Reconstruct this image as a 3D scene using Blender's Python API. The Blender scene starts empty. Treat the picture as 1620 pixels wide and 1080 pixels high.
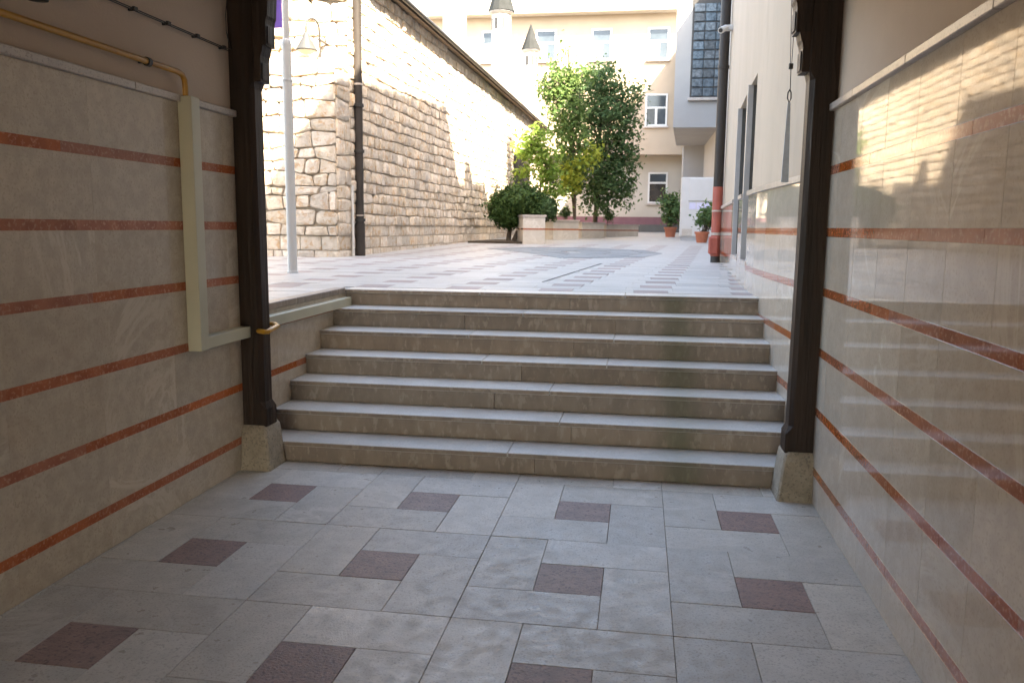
import bpy, bmesh, math, random
import numpy as np
from mathutils import Vector, Matrix
rnd = random.Random(7)
sc = bpy.context.scene
COL = sc.collection

# ------------------------------------------------------------------ camera, sky, sun, exposure
def look(yaw, pitch, roll):
    cy, sy, cp, sp = math.cos(yaw), math.sin(yaw), math.cos(pitch), math.sin(pitch)
    f = Vector((-sy*cp, cy*cp, -sp)); r = Vector((cy, sy, 0)); u = r.cross(f)
    r2 = math.cos(roll)*r + math.sin(roll)*u; u2 = -math.sin(roll)*r + math.cos(roll)*u
    return Matrix((r2, u2, -f)).transposed().to_4x4()
cam = bpy.data.cameras.new('camera'); camo = bpy.data.objects.new('camera', cam); COL.objects.link(camo)
camo.matrix_world = Matrix.Translation((0, 0, 1.6)) @ look(0.15332, 0.13887, 0.01058)
cam.sensor_width = 36.0; cam.lens = 1299.08/1620*36
cam.clip_start = .05; cam.clip_end = 2000
cam.dof.use_dof = True; cam.dof.focus_distance = 5.2; cam.dof.aperture_fstop = 4.5
sc.camera = camo
SUN = Vector((1, -1, 1.42)).normalized()
w = bpy.data.worlds.new('World'); sc.world = w; w.use_nodes = True
nt = w.node_tree; nt.nodes.clear()
sky = nt.nodes.new('ShaderNodeTexSky'); sky.sky_type = 'NISHITA'; sky.sun_disc = False
sky.sun_elevation = math.asin(SUN.z); sky.sun_rotation = math.atan2(SUN.x, SUN.y)
sky.air_density = 1.0; sky.dust_density = 2.0; sky.ozone_density = 1.0
bg = nt.nodes.new('ShaderNodeBackground'); bg.inputs[1].default_value = 0.15
wo = nt.nodes.new('ShaderNodeOutputWorld')
nt.links.new(sky.outputs[0], bg.inputs[0]); nt.links.new(bg.outputs[0], wo.inputs[0])
sl = bpy.data.lights.new('sun', 'SUN'); sl.energy = 4.5; sl.angle = math.radians(.53); sl.color = (1, .94, .84)
so = bpy.data.objects.new('sun', sl); COL.objects.link(so); so.location = (20, -20, 30)
so.rotation_euler = SUN.to_track_quat('Z', 'Y').to_euler()
vs = sc.view_settings; vs.view_transform = 'Standard'; vs.look = 'None'; vs.exposure = 3.5; vs.gamma = 1
vs.use_white_balance = True; vs.white_balance_temperature = 7900; vs.white_balance_tint = 10
sc.cycles.max_bounces = 8; sc.cycles.diffuse_bounces = 5; sc.cycles.glossy_bounces = 4
sc.cycles.use_denoising = True
sc.cycles.sample_clamp_indirect = 8

# ------------------------------------------------------------------ materials
def mat(name, c1, c2=None, scale=3., rough=.6, bump=0., bscale=40., rand=0., spec=.5, coat=0.,
        vein=None, vscale=2., speck=None, sscale=120., detail=6., rvar=0., metal=0., island=False, stain=None, stretch=None):
    m = bpy.data.materials.new(name); m.use_nodes = True; N = m.node_tree.nodes; L = m.node_tree.links
    b = N['Principled BSDF']; b.inputs['Roughness'].default_value = rough; b.inputs['Metallic'].default_value = metal
    b.inputs['Specular IOR Level'].default_value = spec
    if coat: b.inputs['Coat Weight'].default_value = coat; b.inputs['Coat Roughness'].default_value = .04
    geo = N.new('ShaderNodeNewGeometry'); pos = geo.outputs['Position']
    if stretch:
        mp = N.new('ShaderNodeVectorMath'); mp.operation = 'MULTIPLY'; mp.inputs[1].default_value = stretch
        L.new(pos, mp.inputs[0]); pos = mp.outputs[0]
    rv = None
    if rand:
        oi = N.new('ShaderNodeObjectInfo'); add = N.new('ShaderNodeMath'); add.operation = 'ADD'
        L.new(oi.outputs['Random'], add.inputs[0])
        if island: L.new(geo.outputs['Random Per Island'], add.inputs[1])
        else: add.inputs[1].default_value = 0
        fr = N.new('ShaderNodeMath'); fr.operation = 'FRACT'; L.new(add.outputs[0], fr.inputs[0]); rv = fr.outputs[0]
        off = N.new('ShaderNodeVectorMath'); off.operation = 'SCALE'; off.inputs[0].default_value = (37, 53, 71)
        L.new(rv, off.inputs['Scale'])
        pa = N.new('ShaderNodeVectorMath'); pa.operation = 'ADD'; L.new(pos, pa.inputs[0]); L.new(off.outputs[0], pa.inputs[1]); pos = pa.outputs[0]
    def noise(s, d=detail, r=.6, dist=0.):
        n = N.new('ShaderNodeTexNoise'); n.inputs['Scale'].default_value = s; n.inputs['Detail'].default_value = d
        n.inputs['Roughness'].default_value = r; n.inputs['Distortion'].default_value = dist
        L.new(pos, n.inputs['Vector']); return n.outputs['Fac']
    def ramp(src, a, z, ca=(0, 0, 0, 1), cz=(1, 1, 1, 1)):
        r = N.new('ShaderNodeMapRange'); r.inputs[1].default_value = a; r.inputs[2].default_value = z
        r.interpolation_type = 'SMOOTHSTEP'
        L.new(src, r.inputs[0]); return r.outputs[0]
    def mix(fac, A, B, blend='MIX'):
        x = N.new('ShaderNodeMix'); x.data_type = 'RGBA'; x.blend_type = blend
        if isinstance(fac, float): x.inputs[0].default_value = fac
        else: L.new(fac, x.inputs[0])
        for i, v in ((6, A), (7, B)):
            if isinstance(v, tuple): x.inputs[i].default_value = (*v[:3], 1)
            else: L.new(v, x.inputs[i])
        return x.outputs[2]
    c2 = c2 or tuple(v*.85 for v in c1)
    col = mix(ramp(noise(scale), .3, .7), c1, c2)
    if speck: col = mix(ramp(noise(sscale, 3), .52, .66), col, speck)
    if vein:
        n = noise(vscale, 8, .65, 1.2)
        s = N.new('ShaderNodeMath'); s.operation = 'SUBTRACT'; s.inputs[1].default_value = .5; L.new(n, s.inputs[0])
        a = N.new('ShaderNodeMath'); a.operation = 'ABSOLUTE'; L.new(s.outputs[0], a.inputs[0])
        f = ramp(a.outputs[0], .0, .03)
        inv = N.new('ShaderNodeMath'); inv.operation = 'SUBTRACT'; inv.inputs[0].default_value = 1; L.new(f, inv.inputs[1])
        pw = N.new('ShaderNodeMath'); pw.operation = 'MULTIPLY'; L.new(inv.outputs[0], pw.inputs[0]); L.new(ramp(noise(vscale*.6, 2), .45, .65), pw.inputs[1])
        col = mix(pw.outputs[0], col, vein)
    if stain:
        sx0, sw, scol, amt = stain
        sp = N.new('ShaderNodeSeparateXYZ'); L.new(geo.outputs['Position'], sp.inputs[0])
        d = N.new('ShaderNodeMath'); d.operation = 'SUBTRACT'; d.inputs[1].default_value = sx0; L.new(sp.outputs[0], d.inputs[0])
        a = N.new('ShaderNodeMath'); a.operation = 'ABSOLUTE'; L.new(d.outputs[0], a.inputs[0])
        n = noise(7, 6)
        ad = N.new('ShaderNodeMath'); ad.operation = 'MULTIPLY_ADD'; L.new(n, ad.inputs[0]); ad.inputs[1].default_value = sw*1.2; L.new(a.outputs[0], ad.inputs[2])
        f = ramp(ad.outputs[0], sw*1.7, sw*.55)
        mu = N.new('ShaderNodeMath'); mu.operation = 'MULTIPLY'; mu.inputs[1].default_value = amt; L.new(f, mu.inputs[0])
        col = mix(mu.outputs[0], col, scol)
    if rv is not None:
        h = N.new('ShaderNodeHueSaturation'); mr = N.new('ShaderNodeMapRange'); mr.inputs[3].default_value = 1-rand; mr.inputs[4].default_value = 1+rand*.8
        L.new(rv, mr.inputs[0]); L.new(mr.outputs[0], h.inputs['Value']); L.new(col, h.inputs['Color'])
        sat = N.new('ShaderNodeMath'); sat.operation = 'MULTIPLY'; sat.inputs[1].default_value = 7.31; L.new(rv, sat.inputs[0])
        sf = N.new('ShaderNodeMath'); sf.operation = 'FRACT'; L.new(sat.outputs[0], sf.inputs[0])
        ms = N.new('ShaderNodeMapRange'); ms.inputs[3].default_value = 1-rand; ms.inputs[4].default_value = 1+rand; L.new(sf.outputs[0], ms.inputs[0])
        L.new(ms.outputs[0], h.inputs['Saturation']); col = h.outputs[0]
    L.new(col, b.inputs['Base Color'])
    if rvar:
        mr = N.new('ShaderNodeMapRange'); mr.inputs[1].default_value = .3; mr.inputs[2].default_value = .7
        mr.inputs[3].default_value = max(.02, rough-rvar); mr.inputs[4].default_value = rough+rvar
        L.new(noise(scale*2.3), mr.inputs[0]); L.new(mr.outputs[0], b.inputs['Roughness'])
    if bump:
        bu = N.new('ShaderNodeBump'); bu.inputs['Strength'].default_value = bump; bu.inputs['Distance'].default_value = .02
        L.new(noise(bscale, 5), bu.inputs['Height']); L.new(bu.outputs[0], b.inputs['Normal'])
    return m
M = {}
M['panel'] = mat('polished_beige_marble', (.485, .415, .343), (.425, .362, .298), 12, .035, rand=.06, spec=.28, vein=(.53, .465, .39), vscale=.7, speck=(.4, .338, .277), sscale=80, rvar=.025)
M['panel_honed'] = mat('honed_beige_marble', (.51, .433, .348), (.425, .358, .285), 14, .2, rand=.06, spec=.35, vein=(.55, .475, .39), vscale=.7, speck=(.395, .332, .264), sscale=80, rvar=.06)
M['red_honed'] = mat('honed_red_marble', (.43, .145, .07), (.32, .095, .045), 9, .25, rand=.14, spec=.2, speck=(.5, .23, .14), sscale=55)
M['red'] = mat('polished_red_marble', (.38, .125, .06), (.29, .085, .04), 9, .08, rand=.14, coat=.3, speck=(.45, .2, .12), sscale=55)
M['cap'] = mat('rosy_marble_trim', (.47, .42, .38), (.38, .33, .30), 6, .3, rand=.08, speck=(.3, .26, .24), sscale=80)
M['plaster'] = mat('beige_plaster', (.52, .42, .34), (.46, .37, .3), 1.3, .85, .15, 60)
M['plaster_out'] = mat('cream_wall_plaster', (.47, .385, .295), (.4, .325, .248), .9, .85, .12, 50, stretch=(1, 1, .35), speck=(.43, .35, .27), sscale=4)
M['ceil'] = mat('dusty_ceiling_plaster', (.40, .33, .27), (.34, .28, .23), 1, .9)
M['tile'] = mat('grey_limestone_paving', (.465, .422, .37), (.385, .348, .304), 6, .42, .16, 130, .17, vein=(.5, .46, .41), vscale=1.1, speck=(.3, .27, .235), sscale=95, rvar=.18)
M['tile_dark'] = mat('mauve_porphyry_paving', (.265, .16, .127), (.19, .118, .096), 12, .5, .3, 90, .18, speck=(.125, .075, .063), sscale=60)
M['ctile'] = mat('pale_courtyard_paving', (.405, .392, .372), (.335, .325, .308), 3, .5, .06, 80, .12, speck=(.3, .29, .275), sscale=60)
M['ctile_dark'] = mat('rosy_courtyard_paving', (.275, .222, .208), (.225, .18, .17), 6, .6, .06, 80, .16)
M['mosaic'] = mat('blue_grey_paving_stone', (.215, .228, .235), (.165, .178, .186), 5, .55, .1, 60, .2)
M['joint'] = mat('dark_joint_grout', (.23, .21, .185), (.16, .145, .13), 20, .95)
M['cground'] = mat('courtyard_bedding', (.38, .365, .345), (.32, .31, .29), 3, .8)
M['tread'] = mat('worn_lit_marble_tread', (.56, .53, .49), (.46, .435, .4), 4, .4, .08, 60, .12, speck=(.42, .395, .36), sscale=70, rvar=.1, stain=(.3, .28, (.33, .33, .28), .5))  # lit copy of the stair marble: brightness of upward faces put into colour
M['riser'] = mat('weathered_shaded_marble_riser', (.285, .228, .183), (.21, .166, .134), 9, .5, .1, 50, .14, speck=(.335, .28, .23), sscale=22, stretch=(1, 1, .45), stain=(.3, .2, (.085, .09, .045), .65))  # same marble darkened: shade of vertical faces put into colour, plus weathering and stain
M['plinth'] = mat('rough_conglomerate_stone', (.36, .3, .225), (.26, .215, .16), 14, .8, .6, 60, speck=(.19, .155, .115), sscale=70)
M['wood'] = mat('dark_stained_timber', (.036, .021, .014), (.016, .0095, .007), 14, .5, .5, 34, .1, spec=.22, stretch=(1, 1, .07))
M['trunking'] = mat('pale_cream_enamel', (.47, .445, .34), (.43, .41, .31), 4, .4)
M['gold'] = mat('ochre_pipe_paint', (.44, .22, .022), (.35, .165, .016), 8, .35, .05, 40)
M['dark'] = mat('dark_iron', (.03, .028, .027), None, 6, .5)
M['brownpipe'] = mat('dark_brown_pipe_paint', (.042, .036, .033), (.032, .028, .026), 5, .5, spec=.3)
M['stone'] = mat('cream_limestone_rubble', (.63, .56, .475), (.5, .42, .335), 11, .9, 1.0, 30, .22, speck=(.5, .355, .235), sscale=10, island=True)
M['mortar'] = mat('pale_lime_mortar', (.5, .43, .345), (.4, .34, .27), 8, .95, .5, 50)
M['white'] = mat('white_paint', (.58, .58, .57), (.54, .54, .53), 3, .45)
M['whitewall'] = mat('chimney_whitewash', (.5, .46, .4), (.44, .4, .34), 2, .85, .1, 40)
M['lead'] = mat('grey_lead_sheet', (.10, .105, .105), (.075, .08, .08), 4, .6)
M['capsheet'] = mat('weathered_cap_sheet', (.024, .026, .027), (.018, .02, .02), 4, .8, spec=.1)
M['facade'] = mat('peach_render', (.4, .318, .238), (.355, .283, .212), .8, .85, .08, 50)
M['facade_low'] = mat('cream_render', (.43, .395, .34), (.385, .352, .302), .8, .85, .08, 50)
M['maroon'] = mat('maroon_plinth_paint', (.17, .075, .09), (.14, .06, .075), 3, .6)
M['grey'] = mat('grey_bay_render', (.33, .325, .318), (.3, .295, .29), 1, .8)
M['roof'] = mat('brown_roof_board', (.16, .115, .08), (.11, .08, .055), 5, .7, .1, 40)
M['glass'] = mat('window_glass', (.05, .065, .08), (.03, .04, .05), 1.2, .06, spec=.5)
M['glassd'] = mat('dark_window_glass', (.035, .03, .028), (.02, .018, .018), 2, .06, spec=.8)
M['gblock'] = mat('glass_block', (.1, .135, .165), (.03, .045, .06), 9, .1, .6, 16, .3, spec=.5)
M['curtain'] = mat('pale_curtain', (.12, .13, .13), (.085, .095, .095), 5, .8)
M['lampgrey'] = mat('grey_lamp_enamel', (.05, .052, .055), (.042, .045, .047), 3, .5, spec=.2)
M['greymetal'] = mat('grey_metal_frame', (.42, .43, .44), (.36, .37, .38), 3, .4)
M['strap'] = mat('blue_grey_strap', (.48, .54, .62), (.42, .47, .54), 30, .7)
M['redpaint'] = mat('brick_red_paint', (.42, .105, .075), (.34, .08, .06), 5, .5)
M['terracotta'] = mat('terracotta', (.46, .16, .085), (.38, .125, .07), 5, .75, .1, 40)
M['darkbase'] = mat('dark_grey_base', (.09, .09, .085), None, 3, .7)
M['soil'] = mat('dark_soil', (.06, .045, .03), (.04, .03, .02), 20, .95, .5, 60)
M['purple'] = mat('purple_flag_cloth', (.22, .13, .55), (.2, .11, .5), 3, .8)
M['bark'] = mat('grey_brown_bark', (.12, .095, .07), (.075, .06, .045), 12, .9, .6, 40)
M['paper'] = mat('printed_paper', (.62, .62, .78), (.56, .56, .74), 30, .7)
M['asphalt'] = mat('street_asphalt', (.2, .185, .17), (.16, .15, .14), 5, .9)
M['planter'] = mat('pale_planter_marble', (.56, .51, .45), (.49, .445, .385), 5, .35, rand=.1, vein=(.62, .58, .52), vscale=3)
def leafmat(name, c1, c2, tr=.35):
    m = bpy.data.materials.new(name); m.use_nodes = True; N = m.node_tree.nodes; L = m.node_tree.links
    b = N['Principled BSDF']; b.inputs['Roughness'].default_value = .6; b.inputs['Specular IOR Level'].default_value = .2; out = N['Material Output']
    g = N.new('ShaderNodeNewGeometry'); x = N.new('ShaderNodeMix'); x.data_type = 'RGBA'
    L.new(g.outputs['Random Per Island'], x.inputs[0]); x.inputs[6].default_value = (*c1, 1); x.inputs[7].default_value = (*c2, 1)
    L.new(x.outputs[2], b.inputs['Base Color'])
    t = N.new('ShaderNodeBsdfTranslucent'); ms = N.new('ShaderNodeMixShader'); ms.inputs[0].default_value = tr
    h = N.new('ShaderNodeHueSaturation'); h.inputs['Value'].default_value = 1.5; h.inputs['Hue'].default_value = .48; L.new(x.outputs[2], h.inputs['Color']); L.new(h.outputs[0], t.inputs[0])
    L.new(b.outputs[0], ms.inputs[1]); L.new(t.outputs[0], ms.inputs[2]); L.new(ms.outputs[0], out.inputs[0]); return m
M['leaf_dark'] = leafmat('deep_green_leaves', (.03, .07, .025), (.085, .14, .055))
M['leaf_mid'] = leafmat('mid_green_leaves', (.05, .105, .028), (.125, .19, .06))
M['leaf_light'] = leafmat('light_green_leaves', (.10, .19, .035), (.19, .28, .06), .45)
M['leaf_yellow'] = leafmat('yellowing_leaves', (.17, .24, .035), (.29, .31, .05), .45)
M['leaf_juniper'] = leafmat('juniper_needles', (.022, .055, .014), (.065, .115, .03), .2)
M['leaf_pot'] = leafmat('glossy_shrub_leaves', (.05, .11, .04), (.12, .19, .07), .3)

# ------------------------------------------------------------------ builders
def link(o, parent=None):
    COL.objects.link(o)
    if parent is not None: o.parent = parent
    return o
def T(o, label=None, cat=None, group=None, kind=None):
    if label: o['label'] = label
    if cat: o['category'] = cat
    if group: o['group'] = group
    if kind: o['kind'] = kind
    return o
def empty(name, loc=(0, 0, 0), rz=0., parent=None):
    o = bpy.data.objects.new(name, None); o.location = loc; o.rotation_euler = (0, 0, rz); o.empty_display_size = .1
    return link(o, parent)
class MB:
    def __init__(s): s.v = []; s.f = []
    def add(s, vs, fs):
        n = len(s.v); s.v += [tuple(v) for v in vs]; s.f += [tuple(i+n for i in f) for f in fs]; return s
    def box(s, x0, x1, y0, y1, z0, z1):
        return s.add([(x, y, z) for x in (x0, x1) for y in (y0, y1) for z in (z0, z1)],
                     [(0, 1, 3, 2), (4, 6, 7, 5), (0, 4, 5, 1), (2, 3, 7, 6), (0, 2, 6, 4), (1, 5, 7, 3)])
    def cbox(s, x0, x1, y0, y1, z0, z1, c=.003):
        """box with chamfered edges"""
        X, Y, Z = (x0, x1), (y0, y1), (z0, z1); V = []; idx = {}
        for i in (0, 1):
            for j in (0, 1):
                for k in (0, 1):
                    p = (X[i], Y[j], Z[k]); d = (c if i == 0 else -c, c if j == 0 else -c, c if k == 0 else -c)
                    for ax in range(3):
                        q = [p[a]+(0 if a == ax else d[a]) for a in range(3)]
                        idx[i, j, k, ax] = len(V); V.append(q)
        F = []
        for ax in range(3):
            a, b = [t for t in range(3) if t != ax]
            for sd in (0, 1):
                loop = []
                for (u, v_) in ((0, 0), (1, 0), (1, 1), (0, 1)):
                    ijk = [0, 0, 0]; ijk[ax] = sd; ijk[a] = u; ijk[b] = v_
                    loop.append(idx[(*ijk, ax)])
                F.append(tuple(loop))
            for u in (0, 1):
                for v_ in (0, 1):
                    e = []
                    for t in (0, 1):
                        ijk = [0, 0, 0]; ijk[ax] = t; ijk[a] = u; ijk[b] = v_; e.append(tuple(ijk))
                    F.append((idx[(*e[0], a)], idx[(*e[1], a)], idx[(*e[1], b)], idx[(*e[0], b)]))
        for i in (0, 1):
            for j in (0, 1):
                for k in (0, 1): F.append(tuple(idx[i, j, k, a] for a in range(3)))
        return s.add(V, F)
    def prism(s, poly, axis, a0, a1):
        """extrude a polygon; axis 'x','y','z'"""
        def P(u, v, t): return {'x': (t, u, v), 'y': (u, t, v), 'z': (u, v, t)}[axis]
        n = len(poly); V = [P(u, v, a0) for u, v in poly]+[P(u, v, a1) for u, v in poly]
        return s.add(V, [tuple(range(n)), tuple(range(2*n-1, n-1, -1))]+[(i, (i+1) % n, n+(i+1) % n, n+i) for i in range(n)])
    def lathe(s, prof, c=(0, 0, 0), n=20):
        V = []; F = []
        for r, z in prof:
            for k in range(n):
                a = 2*math.pi*k/n; V.append((c[0]+r*math.cos(a), c[1]+r*math.sin(a), c[2]+z))
        for i in range(len(prof)-1):
            for k in range(n):
                F.append((i*n+k, i*n+(k+1) % n, (i+1)*n+(k+1) % n, (i+1)*n+k))
        F.append(tuple(range(n-1, -1, -1))); F.append(tuple((len(prof)-1)*n+k for k in range(n)))
        return s.add(V, F)
    def tube(s, pts, rad, n=10):
        pts = [Vector(p) for p in pts]; R = rad if isinstance(rad, (list, tuple)) else [rad]*len(pts)
        V = []; F = []; up = None
        for i, p in enumerate(pts):
            d = (pts[min(i+1, len(pts)-1)]-pts[max(i-1, 0)]).normalized()
            if up is None: up = Vector((0, 0, 1)) if abs(d.z) < .9 else Vector((1, 0, 0))
            a = d.cross(up).normalized(); b = a.cross(d).normalized(); up = b
            for k in range(n):
                t = 2*math.pi*k/n; V.append(p+R[i]*(math.cos(t)*a+math.sin(t)*b))
        for i in range(len(pts)-1):
            for k in range(n): F.append((i*n+k, i*n+(k+1) % n, (i+1)*n+(k+1) % n, (i+1)*n+k))
        F.append(tuple(range(n-1, -1, -1))); F.append(tuple((len(pts)-1)*n+k for k in range(n)))
        return s.add(V, F)
    def quadwall(s, P, Q, t, z0, z1):
        """plan segment P->Q, thickness t to the right of travel, heights z0..z1"""
        d = Vector((Q[0]-P[0], Q[1]-P[1])).normalized(); nx, ny = d.y, -d.x
        poly = [P, Q, (Q[0]+nx*t, Q[1]+ny*t), (P[0]+nx*t, P[1]+ny*t)]
        return s.prism(poly, 'z', z0, z1)
    def mesh(s, name):
        me = bpy.data.meshes.new(name); me.from_pydata(s.v, [], s.f); me.update()
        bm = bmesh.new(); bm.from_mesh(me); bmesh.ops.recalc_face_normals(bm, faces=bm.faces); bm.to_mesh(me); bm.free()
        return me
    def build(s, name, m, parent=None, smooth=False, loc=None):
        me = s.mesh(name); me.materials.append(M[m] if isinstance(m, str) else m)
        if smooth:
            for p in me.polygons: p.use_smooth = True
            me.set_sharp_from_angle(angle=math.radians(40))
        o = bpy.data.objects.new(name, me)
        if loc: o.location = loc
        return link(o, parent)
def box(name, m, parent, *b, c=.004): return MB().cbox(*b, c=c).build(name, m, parent)
def g(Y): return 1.04+.0057*(min(Y, 14)-6.94)+(.0145*(Y-14) if Y > 14 else 0)
WPTS = [(4.9, 1.045), (5.4, 1.045), (6.2, 1.005), (6.9, .975), (7.6, .975), (8.4, 1.0), (10.2, 1.095), (13.42, 1.25)]
def wx(Y):
    """plan curve of the wall right of the stairs"""
    ys = [p[0] for p in WPTS]; xs = [p[1] for p in WPTS]
    return sum(float(np.interp(Y+d, ys, xs)) for d in (-.5, -.3, -.1, .1, .3, .5))/6 if Y > 5.3 else 1.045

# ------------------------------------------------------------------ setting: ground, passage floor, stairs, courtyard
gr = MB().box(-400, 400, -400, 400, -.6, -.3).build('ground', 'asphalt'); T(gr, kind='structure')
pf = MB().box(-2.62, 1.1, -7.5, 5.3, -.25, -.012).build('passage_floor', 'joint'); T(pf, kind='structure')
PX, PY = .903, .92
def tile_mesh(name, a, b, h=.03, c=.0015):
    me = MB().cbox(-a/2+.001, a/2-.001, -b/2+.001, b/2-.001, -h, 0, c).mesh(name); return me
def place(me, name, m, parent, x, y, z, tilt=0.):
    o = bpy.data.objects.new(name, me)
    if not me.materials: me.materials.append(M[m])
    o.location = (x, y, z+rnd.uniform(-.0012, .0012)); o.rotation_euler = (rnd.uniform(-.0015, .0015)+tilt, rnd.uniform(-.0015, .0015), 0)
    return link(o, parent)
tx, ty = PX/3, PY/3
me_d = tile_mesh('paving_square', tx, ty); me_h = tile_mesh('paving_slab', 2*tx, ty); me_v = tile_mesh('paving_slab', tx, 2*ty)
XL, XR = -2.565, 1.06
def clip_tile(x, y, a, b, y1=5.16):
    """cut a paving piece at the walls and the bottom riser; None if it falls outside"""
    x0, x1, y0, yy = max(x-a/2, XL), min(x+a/2, XR), y-b/2, min(y+b/2, y1)
    if x1-x0 < .03 or yy-y0 < .03: return None
    return x0, x1, y0, yy
for j in range(-3, 3):
    for i in range(-3, 3):
        cx, cy = -.275+PX*i, 4.51+PY*(j-1)+PY
        if cy < .2: continue
        for dx, dy, a, b, me, m, nm in ((0, 0, tx, ty, me_d, 'tile_dark', 'paving_square'), (tx/2, ty, 2*tx, ty, me_h, 'tile', 'paving_slab'),
                                    (tx, -ty/2, tx, 2*ty, me_v, 'tile', 'paving_slab'), (-tx/2, -ty, 2*tx, ty, me_h, 'tile', 'paving_slab'),
                                    (-tx, ty/2, tx, 2*ty, me_v, 'tile', 'paving_slab')):
            r = clip_tile(cx+dx, cy+dy, a, b)
            if r is None: continue
            if abs(r[1]-r[0]-a) < 1e-4 and abs(r[3]-r[2]-b) < 1e-4: place(me, nm, m, pf, cx+dx, cy+dy, 0)
            else:
                A, B = r[1]-r[0], r[3]-r[2]
                place(tile_mesh(nm, A, B), nm, m, pf, (r[0]+r[1])/2, (r[2]+r[3])/2, 0)
bp = MB().box(XL, XR, -7.5, .83, -.03, -.001).build('paving_slab', 'tile', pf); T(bp, kind='stuff')

st = MB()                                                                     # stair core
NZ = [.141, .29, .441, .594, .747, .899]
for k in range(6): st.box(-2.6, 1.12, 5.19+.3*k, 7.1+.001*k, -.2+.004*k, NZ[k]-.033)
st = st.build('stairs', 'joint'); T(st, kind='structure')
def split(x0, x1, n, jit):
    c = [x0]+[x0+(x1-x0)*(i+rnd.uniform(-jit, jit))/n for i in range(1, n)]+[x1]
    return list(zip(c[:-1], c[1:]))
for k in range(7):
    y = 5.14+.3*k; z = (NZ+[1.04])[k]; zb = 0. if k == 0 else NZ[k-1]
    n = rnd.choice((2, 3, 3)); r1 = wx(y)+.004; xl = -2.572
    for a, b in split(xl, r1, n, .18):
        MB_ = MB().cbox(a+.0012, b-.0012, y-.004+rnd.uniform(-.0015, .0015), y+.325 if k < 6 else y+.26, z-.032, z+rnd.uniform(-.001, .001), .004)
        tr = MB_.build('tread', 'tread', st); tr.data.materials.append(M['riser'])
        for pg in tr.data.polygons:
            if pg.normal.y < -.85: pg.material_index = 1  # slab fronts get the darker copy, painting in their shade
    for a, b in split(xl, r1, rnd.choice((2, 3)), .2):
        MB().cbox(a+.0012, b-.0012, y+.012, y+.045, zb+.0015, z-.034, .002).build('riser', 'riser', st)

cg = MB()
def sheet(x0, x1, ys, d):
    for a, b in zip(ys[:-1], ys[1:]):
        cg.add([(x0, a, g(a)-d), (x1, a, g(a)-d), (x1, b, g(b)-d), (x0, b, g(b)-d), (x0, a, -.29), (x1, a, -.29), (x1, b, -.29), (x0, b, -.29)],
               [(0, 1, 2, 3), (7, 6, 5, 4), (0, 4, 5, 1), (2, 6, 7, 3), (1, 5, 6, 2), (0, 3, 7, 4)])
sheet(-16, -2.61, [5.06, 7.13], .008)
sheet(-16, 12, [7.13, 10, 14, 20, 28, 45, 60], .008)
cg = cg.build('courtyard_ground', 'cground'); T(cg, kind='structure')
TL = []
row = 0; y = 7.205
def in_court(x, y):
    if y < 13: return -9 < x < wx(y)+.1
    return -4.85+.042*(y-13.4)-.1 < x < 2.1
while y < 21:
    off = .035*row; n0 = -14
    for i in range(n0, 8):
        x = .10-.15+.84*i+off*.8
        if row % 2 == 0: segs = [(x, .30, 1), (x+.30, .54, 0)]
        else: segs = [(x-.1, .42, 0), (x+.32, .42, 0)]
        for xa, wd, dk in segs:
            if in_court(xa+wd/2, y+.15): TL.append((xa+wd/2, y+.15, wd, dk))
    y += .3; row += 1
y = 5.1
while y < 7.1:
    for i in range(-8, 0):
        xa = -2.66+.42*i; TL.append((xa+.21, y+.15, .42, 1 if (i % 2 == 0 and int((y-5.1)/.3+.5) % 2 == 0) else 0))
    y += .3
TL.sort(key=lambda t: math.hypot(t[0], t[1]))
near = [t for t in TL if -.62 < t[0]/t[1] < .3][:290]; nearset = set(near)
cm = {}
rest = {0: MB(), 1: MB()}
for t in TL:
    x, y, wd, dk = t; tilt = math.atan(.0057 if y < 14 else .0145)
    if t in nearset:
        if (wd, dk) not in cm: cm[wd, dk] = tile_mesh('paving_square' if dk else 'paving_slab', wd, .3)
        place(cm[wd, dk], 'paving_square' if dk else 'paving_slab', 'ctile_dark' if dk else 'ctile', cg, x, y, g(y), tilt)
    else:
        a = wd/2-.002; z = g(y)
        rest[dk].add([(x-a, y-.148, g(y-.148)), (x+a, y-.148, g(y-.148)), (x+a, y+.148, g(y+.148)), (x-a, y+.148, g(y+.148))], [(0, 1, 2, 3)])
T(rest[0].build('paving_slab', 'ctile', cg), kind='stuff'); T(rest[1].build('paving_square', 'ctile_dark', cg), kind='stuff')
far = MB()
for a, b in zip([21, 28, 45], [28, 45, 58]): far.add([(-6, a, g(a)), (6, a, g(a)), (6, b, g(b)), (-6, b, g(b))], [(0, 1, 2, 3)])
T(far.build('paving_slab', 'ctile', cg), kind='stuff')
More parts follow.
